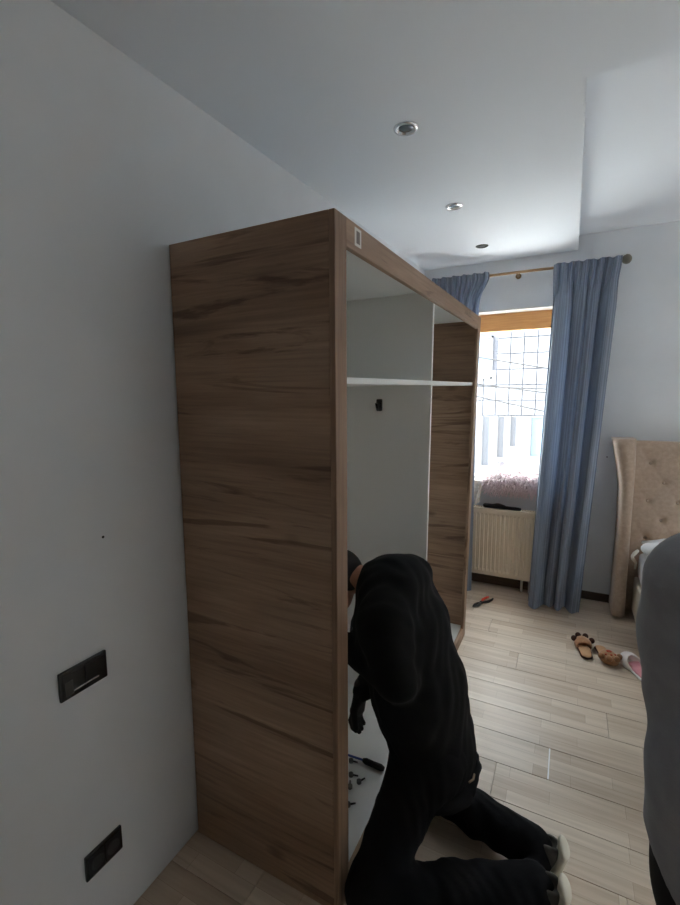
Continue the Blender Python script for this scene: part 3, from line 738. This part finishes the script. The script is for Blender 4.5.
for a, b, c_ in ((SHL, ELL, WRL), (SHR, ELR, WRR)): s.cap(NEK, a, .05, .052, k=.03); s.cap(a, b, .050, .038, k=.03); s.cap(b, c_, .038, .026, k=.015)
for a, b, c_ in ((HPL, KNL, ANL), (HPR, KNR, ANR)): s.cap(PEL, a, .09, .085, k=.03); s.cap(a, b, .078, .050, k=.03); s.cap(b, c_, .052, .036, k=.02)
for an in (ANL, ANR): s.cap(an, (an[0]+.045, an[1], .105), .034, .028, k=.02); s.cap((an[0]+.045, an[1], .10), (an[0]+.02, an[1]-.002, .045), .024, .018, k=.02)
hd, HR = head(s, HDC, HF, HU)
hand(s, WRL, (-.760, 1.385, .765), (-.9, .25, -.1), (-.1, .2, -.95), (.2, .95, .05))
hand(s, WRR, (-.718, 1.555, .348), (-.25, -.2, -.92), (.75, -.3, -.45), (.15, .95, -.2))
man = tag(new('person', s.mesh(), SKIN, None, True), 'person in black hooded jacket kneeling and leaning into the open wardrobe', 'person')
# hair
s = SDF((-.95, 1.35, .80), (-.62, 1.60, 1.12), .006)
s.ell(hd(-.018, 0, .034), (.104, .083, .092), k=0, rot=HR); s.cap(hd(-.085, -.03, -.03), hd(-.085, .03, -.03), .03, .03, k=.03)
for b in (-.07, .07): s.cap(hd(-.02, b, .02), hd(-.012, b, -.01), .016, .012, k=.02)
s.ell(hd(.085, 0, -.045), (.075, .085, .085), k=.01, rot=HR, op='s'); s.ell(hd(-.06, 0, -.085), (.11, .12, .062), k=.01, rot=HR, op='s')
new('hair', s.mesh(), HAIR, man, True)
# jacket: loose torso, sleeves, waistband, hood folded on the shoulders
s = SDF((-.86, 1.06, .22), (-.10, 1.88, 1.16), .0085)
s.cap((-.378, 1.475, .38), WAI, .146, .150, k=.05, sq=((0, 1, 0), 1.3)).cap(WAI, CHE, .150, .155, k=.06, sq=((0, 1, 0), 1.3)).cap(CHE, NEK, .150, .085, k=.06, sq=((0, 1, 0), 1.35))
for a, b, c_ in ((SHL, ELL, WRL), (SHR, ELR, WRR)):
    s.cap(NEK, a, .08, .082, k=.05); s.cap(a, b, .078, .062, k=.04); s.cap(b, np.array(b)+(np.array(c_)-np.array(b))*.93, .060, .044, k=.02)
# hood
for t in np.linspace(-1, 1, 9): s.ell((-.520-.025*t*t, 1.465+.105*t, 1.005-.045*t*t), (.066, .045, .056), k=.035)
s.cap((-.47, 1.40, .99), (-.47, 1.53, .99), .055, .055, k=.05)
s.cap((-.50, 1.31, .945), (-.50, 1.60, .945), .06, .055, k=.06)
for bnd in ((-.30, 1.475, .345),): s.cap((-.368, 1.43, .30), (-.368, 1.52, .30), .150, .150, k=.02, sq=((0, 0, 1), .22))
s.warp(lambda X, Y, Z: .0030*np.sin(30*Z+34*X+9*np.sin(12*Y))*np.sin(21*Y+13*X-9*Z) + .0012*np.sin(60*Z-35*X+7*np.sin(20*Y)))
s.cap((-.668, 1.470, .955), (-.80, 1.475, .93), .066, .12, k=.015, op='s')
for wr_, e_, fd_, cu_, sd_ in ((WRL, (-.760, 1.385, .765), (-.9, .25, -.1), (-.1, .2, -.95), (.2, .95, .05)), (WRR, (-.718, 1.555, .348), (-.25, -.2, -.92), (.75, -.3, -.45), (.15, .95, -.2))):
    g_ = SDF(np.minimum(wr_, e_)-.14, np.maximum(wr_, e_)+.14, .0055)
    hand(g_, wr_, e_, fd_, cu_, sd_, .0135, .006, .004); g_.cap(np.array(wr_)+(np.array(wr_)-np.array(e_))*.45, wr_, .035, .032, k=.01)
    new('glove', g_.mesh(), mat('black_glove', srgb(26, 20, 20), .8), man, True)
jk = new('jacket', s.mesh(), JACKET, man, True)
new('drawstring', tube([(-.650, 1.395, .87), (-.662, 1.385, .83), (-.664, 1.38, .785)], .0035, 6), BLACKM, jk, True)
new('hem_piping', tube([(-.236, 1.395, .362), (-.229, 1.43, .346), (-.233, 1.47, .330)], .0035, 6), mat('tan_piping', srgb(150, 128, 100), .7), jk, True)
# trousers
s = SDF((-.60, 1.02, .005), (.08, 1.82, .58), .0085)
s.cap((-.375, 1.44, .42), (-.375, 1.51, .42), .125, .125, k=.05)
for a, b, c_ in ((HPL, KNL, ANL), (HPR, KNR, ANR)):
    s.cap((-.366, a[1], .38), a, .100, .105, k=.05); s.cap(a, b, .105, .072, k=.05); s.cap(b, np.array(b)+(np.array(c_)-np.array(b))*.55, .070, .068, k=.03); s.cap(np.array(b)+(np.array(c_)-np.array(b))*.55, np.array(b)+(np.array(c_)-np.array(b))*1.02, .070, .068, k=.03)
s.warp(lambda X, Y, Z: .0025*np.sin(60*X+25*Z)*np.sin(17*Y+30*Z)+.0015*np.sin(95*X+11*np.sin(20*Y)))
s.clip(lambda X, Y, Z: .012-Z)
new('trousers', s.mesh(), TROUS, man, True)
# shoes: toes on the floor, heel raised, sole facing back into the room
def kneel_shoe(an, dy):
    ball = np.array([an[0]+.040, an[1]+dy, .040]); heel = np.array([an[0]+.088, an[1]+dy*.3, .135]); toe = np.array([an[0]-.015, an[1]+dy, .030])
    s = SDF((an[0]-.10, an[1]-.10, -.002), (an[0]+.20, an[1]+.10, .24), .005)
    s.cap(heel+(-.026, 0, -.004), ball+(-.014, 0, .005), .036, .042, k=.03); s.cap(ball+(-.014, 0, .0), toe, .040, .030, k=.03); s.cap(heel+(-.035, 0, -.006), np.array(an)+(.0, 0, .01), .036, .040, k=.02)
    s.cap(np.array(an)+(.02, 0, .035), np.array(an)+(.07, 0, .06), .018, .022, k=.012, op='s')
    s.clip(lambda X, Y, Z: .003-Z)
    up = new('shoe', s.mesh(), SHOEU, man, True)
    s = SDF((an[0]-.10, an[1]-.10, -.002), (an[0]+.22, an[1]+.10, .24), .005)
    nrm = np.array([.93, 0, .36]); 
    s.cap(heel+(.012, 0, .012), ball+(.022, 0, .0), .040, .047, k=.02, sq=(nrm, .40)); s.cap(ball+(.02, 0, -.012), toe+(.03, 0, -.012), .044, .036, k=.02, sq=((0.3, 0, 1), .36))
    s.clip(lambda X, Y, Z: .002-Z)
    new('sole', s.mesh(), SOLE, up, True)
kneel_shoe(ANR, -.012); kneel_shoe(ANL, .014)

# screwdriver and cam fittings on the wardrobe bottom
sd = thing('screwdriver', (0, 0, 0), 'black handled screwdriver with blue shaft lying on the wardrobe bottom', 'screwdriver')
A_ = onz((345, 754), BH+.014); B_ = onz((363, 760), BH+.014); Cc = onz((384, 769), BH+.014)
new('shaft', tube([A_, B_], .0045, 8), BLUEP, sd, True); new('handle', tube([B_, B_+(Cc-B_)*.15, B_+(Cc-B_)*.5, B_+(Cc-B_)*.85, Cc], [.008, .013, .0125, .0135, .008], 12), BLACKM, sd, True)
for i, (px, rz) in enumerate((((351, 776), .3), ((359, 783), 1.1), ((350, 788), 2.0), ((348, 806), .7), ((351, 762), .2))):
    p = onz(px, BH); o = thing('cam_fitting', (p.x, p.y, BH), 'small grey metal cam fitting lying loose on the wardrobe bottom', 'fitting', 'loose furniture fittings'); o.rotation_euler = (0, 0, rz)
    new('housing', lathe([(.009, 0), (.010, .001), (.010, .012), (.008, .013)], 14), mat('dull_zinc', srgb(92, 92, 90), .5, .4), o, True); new('bolt', tube([(.008, 0, .006), (.030, 0, .005)], [.004, .003], 8), STEELD, o, True)

# ================================================================== standing person in grey
WX, WYY = .402, .90
s = SDF((-.02, .55, .0), (.82, 1.30, 1.68), .0085)
s.cap((WX, WYY, .92), (WX, WYY, 1.05), .13, .115, k=.05, sq=((1, 0, 0), 1.25)).cap((WX, WYY, 1.05), (WX, WYY+.01, 1.27), .11, .12, k=.05, sq=((1, 0, 0), 1.2)).cap((WX, WYY+.01, 1.27), (WX, WYY, 1.39), .11, .05, k=.05)
s.cap((WX, WYY, 1.38), (WX, WYY+.03, 1.47), .048, .046, k=.03)
g2, R2 = head(s, (WX, WYY+.055, 1.555), (0, .93, -.36), (0, .36, .93), sc=.95)
arms = []
for sg in (-1, 1):
    sh = (WX+sg*.188, WYY, 1.325); el = (WX+sg*.198, WYY+.05, 1.11); wrs = (WX+sg*.085, WYY+.255, 1.055); arms.append((sh, el, wrs))
    s.cap((WX, WYY, 1.37), sh, .045, .048, k=.03); s.cap(sh, el, .046, .036, k=.03); s.cap(el, wrs, .035, .025, k=.015)
    hand(s, wrs, (WX+sg*.035, WYY+.315, 1.05), (-sg*.85, .45, 0), (-sg*.3, -.75, -.3), (0, .05, 1.0), .0085)
    hip = (WX+sg*.095, WYY, .90); kn = (WX+sg*.10, WYY+.01, .48); an = (WX+sg*.10, WYY-.02, .085)
    s.cap(hip, kn, .085, .055, k=.04); s.cap(kn, an, .054, .036, k=.03); s.cap(an, (an[0]+sg*.015, WYY+.14, .035), .036, .028, k=.03, sq=((0, 0, 1), .8))
wom = tag(new('person', s.mesh(), SKIN, None, True), 'person in light grey knit sweater and black trousers standing beside the bed end', 'person')
s = SDF((WX-.14, WYY-.14, 1.10), (WX+.14, WYY+.2, 1.70), .0075)
s.ell(g2(-.016, 0, .036), (.104, .084, .092), k=0, rot=R2)
s.cap((WX, WYY-.02, 1.56), (WX, WYY-.055, 1.36), .075, .06, k=.04, sq=((0, 1, 0), .7)); s.cap((WX, WYY-.06, 1.36), (WX, WYY-.075, 1.24), .06, .03, k=.03, sq=((0, 1, 0), .6))
s.ell(g2(.085, 0, -.045), (.07, .08, .085), k=.01, rot=R2, op='s')
new('hair', s.mesh(), HAIR, wom, True)
s = SDF((-.02, .58, .58), (.82, 1.24, 1.50), .0085)
s.cap((WX, WYY, .68), (WX, WYY, 1.00), .152, .158, k=.04, sq=((1, 0, 0), 1.57)).cap((WX, WYY, 1.0), (WX, WYY+.01, 1.24), .152, .160, k=.06, sq=((1, 0, 0), 1.38)).cap((WX, WYY+.01, 1.24), (WX, WYY, 1.385), .15, .075, k=.07, sq=((1, 0, 0), 1.2))
for sh, el, wrs in arms:
    s.cap((WX, WYY, 1.37), sh, .065, .076, k=.06); s.cap(sh, (np.array(sh)+np.array(el))/2, .076, .068, k=.05); s.cap((np.array(sh)+np.array(el))/2, el, .068, .058, k=.05); s.cap(el, np.array(el)+(np.array(wrs)-np.array(el))*.95, .050, .036, k=.02)
s.warp(lambda X, Y, Z: .0022*np.sin(18*Z+20*X+6*np.sin(11*Y))*np.sin(15*Y+17*X))
s.clip(lambda X, Y, Z: (.685+.155*np.clip(np.abs(X-WX)/.235, 0, 1.05)**2.4)-Z)          # curved shirt-tail hem, higher at the sides
s.cap((WX, WYY+.02, 1.40), (WX, WYY+.06, 1.55), .056, .07, k=.01, op='s')
new('sweater', s.mesh(), GREYK, wom, True)
s = SDF((.08, .66, .04), (.76, 1.12, 1.04), .0085)
s.cap((WX-.03, WYY, .93), (WX+.03, WYY, .93), .135, .135, k=.05, sq=((1, 0, 0), 1.2))
for sg in (-1, 1):
    s.cap((WX+sg*.112, WYY, .88), (WX+sg*.112, WYY, .80), .120, .112, k=.05); s.cap((WX+sg*.112, WYY, .80), (WX+sg*.11, WYY+.01, .48), .110, .080, k=.04); s.cap((WX+sg*.11, WYY+.01, .48), (WX+sg*.105, WYY-.015, .10), .080, .065, k=.04)
s.warp(lambda X, Y, Z: .003*np.sin(40*Z+20*X)*np.sin(20*Y))
new('trousers', s.mesh(), mat('black_trousers', srgb(26, 25, 28), .85, bump=(160, .2, .002)), wom, True)
for sg in (-1, 1):
    cx = WX+sg*.108
    s = SDF((cx-.08, WYY-.13, -.002), (cx+.08, WYY+.24, .13), .006)
    s.cap((cx, WYY-.045, .045), (cx+sg*.012, WYY+.13, .038), .046, .048, k=.03, sq=((0, 0, 1), .95)); s.clip(lambda X, Y, Z: .004-Z)
    sh_ = new('shoe', s.mesh(), BLACKM, wom, True)
    s = SDF((cx-.08, WYY-.13, -.002), (cx+.08, WYY+.24, .05), .006)
    s.cap((cx, WYY-.045, .012), (cx+sg*.012, WYY+.135, .012), .050, .052, k=.03, sq=((0, 0, 1), .28)); s.clip(lambda X, Y, Z: .001-Z)
    new('sole', s.mesh(), SOLE, sh_, True)

# ================================================================== outside: street and the house across it
GZ = -2.4
gr = new('street', box(-70, 70, -70, 70, GZ-.2, GZ), mat('paving', srgb(196, 193, 188), .9)); gr['kind'] = 'structure'
lw = new('added_bounce_ground', box(2.85, 70, -70, 4.3, GZ, GZ+.06), mat('bounce_grey', srgb(158, 157, 155), .95, noise=(2.0, srgb(144, 143, 141), .3, .7))); lw['kind'] = 'structure'  # unseen ground added outside the side opening, tone set for bounce light
nb = new('added_sky_blocker', box(7.2, 7.6, -40, 30, GZ, 4.9), mat('blocker_dark', srgb(70, 68, 66), .9, noise=(3, srgb(56, 54, 52), .3, .7))); nb['kind'] = 'structure'  # unseen wall added to cut low sky light through the side opening
FYY = 16.0
bld = thing('building', (-1.5, FYY, GZ), 'white panel-clad building with window openings across the street', 'building')
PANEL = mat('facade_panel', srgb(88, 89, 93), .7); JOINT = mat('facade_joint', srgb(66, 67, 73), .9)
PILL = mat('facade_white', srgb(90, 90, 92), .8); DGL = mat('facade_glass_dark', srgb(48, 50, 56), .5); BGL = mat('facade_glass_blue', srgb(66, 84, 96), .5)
def bpart(name, me, m): q = new(name, me, m, bld); q.matrix_parent_inverse = Matrix.Translation(-bld.location); return q
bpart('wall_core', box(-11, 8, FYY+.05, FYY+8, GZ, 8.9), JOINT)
PWX, PHZ, ZP0 = .412, .507, .99
pm = bevel(box(0, PWX-.035, 0, .05, 0, PHZ-.035), .004, 1)
for i in range(-14, 16):
    for k in range(0, 15):
        x = -2.254+i*PWX; z = ZP0+k*PHZ
        if -3.1 < x < -2.45 and 2.1 < z < 3.7: continue
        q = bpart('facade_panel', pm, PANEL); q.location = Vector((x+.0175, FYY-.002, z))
# upper window at the left
for wx0, wx1, wz0, wz1, g in ((-3.05, -2.40, 2.20, 3.60, BGL),):
    f = bpart('window', boxes([(wx0, wx0+.06, FYY-.03, FYY+.04, wz0, wz1), (wx1-.06, wx1, FYY-.03, FYY+.04, wz0, wz1), (wx0, wx1, FYY-.03, FYY+.04, wz0, wz0+.06), (wx0, wx1, FYY-.03, FYY+.04, wz1-.06, wz1)]), PILL)
    new('glazing', box(wx0+.05, wx1-.05, FYY+.0, FYY+.02, wz0+.05, wz1-.05), g, f)
# ground-floor zone: pale wall with tall slots between pillars
slots = [(-2.66, -2.40, -.75, .96, DGL), (-2.16, -1.93, -.45, .96, DGL), (-1.76, -1.55, -.05, .96, DGL), (-1.12, -.55, -.35, .94, BGL), (-3.4, -3.0, -.8, .96, DGL), (.1, .8, -.6, .96, BGL)]
edges = sorted(slots); x = -8.0
for (a, b, c_, d_, g) in edges:
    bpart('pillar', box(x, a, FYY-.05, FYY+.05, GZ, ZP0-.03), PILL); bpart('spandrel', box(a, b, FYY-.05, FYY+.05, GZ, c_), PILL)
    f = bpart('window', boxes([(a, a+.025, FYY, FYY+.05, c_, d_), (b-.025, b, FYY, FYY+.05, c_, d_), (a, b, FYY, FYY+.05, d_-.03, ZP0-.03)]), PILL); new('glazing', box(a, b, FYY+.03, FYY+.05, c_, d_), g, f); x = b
bpart('pillar', box(x, 7.0, FYY-.05, FYY+.05, GZ, ZP0-.03), PILL)
# overhead cables across the street
for i, (a, b, yy) in enumerate((((470, 356), (570, 372), 11.0), ((470, 383), (570, 396), 11.2), ((470, 386), (570, 390), 11.4), ((470, 395), (570, 417), 10.6))):
    A_, B_ = ony(a, yy), ony(b, yy); d_ = (B_-A_)
    pts = [A_+d_*t-Vector((0, 0, .25*4*(1-((t+3)/7-.5)**2*4)/4 - .25)) for t in np.linspace(-3, 4, 24)]
    lab = ['uppermost overhead cable across the street', 'overhead cable across the street, second from the top', 'overhead cable across the street, third from the top', 'lowest overhead cable across the street'][i]
    tag(new('overhead_cable', tube(pts, .016, 5), BLACKM, None, True), lab, 'cable', 'overhead cables')
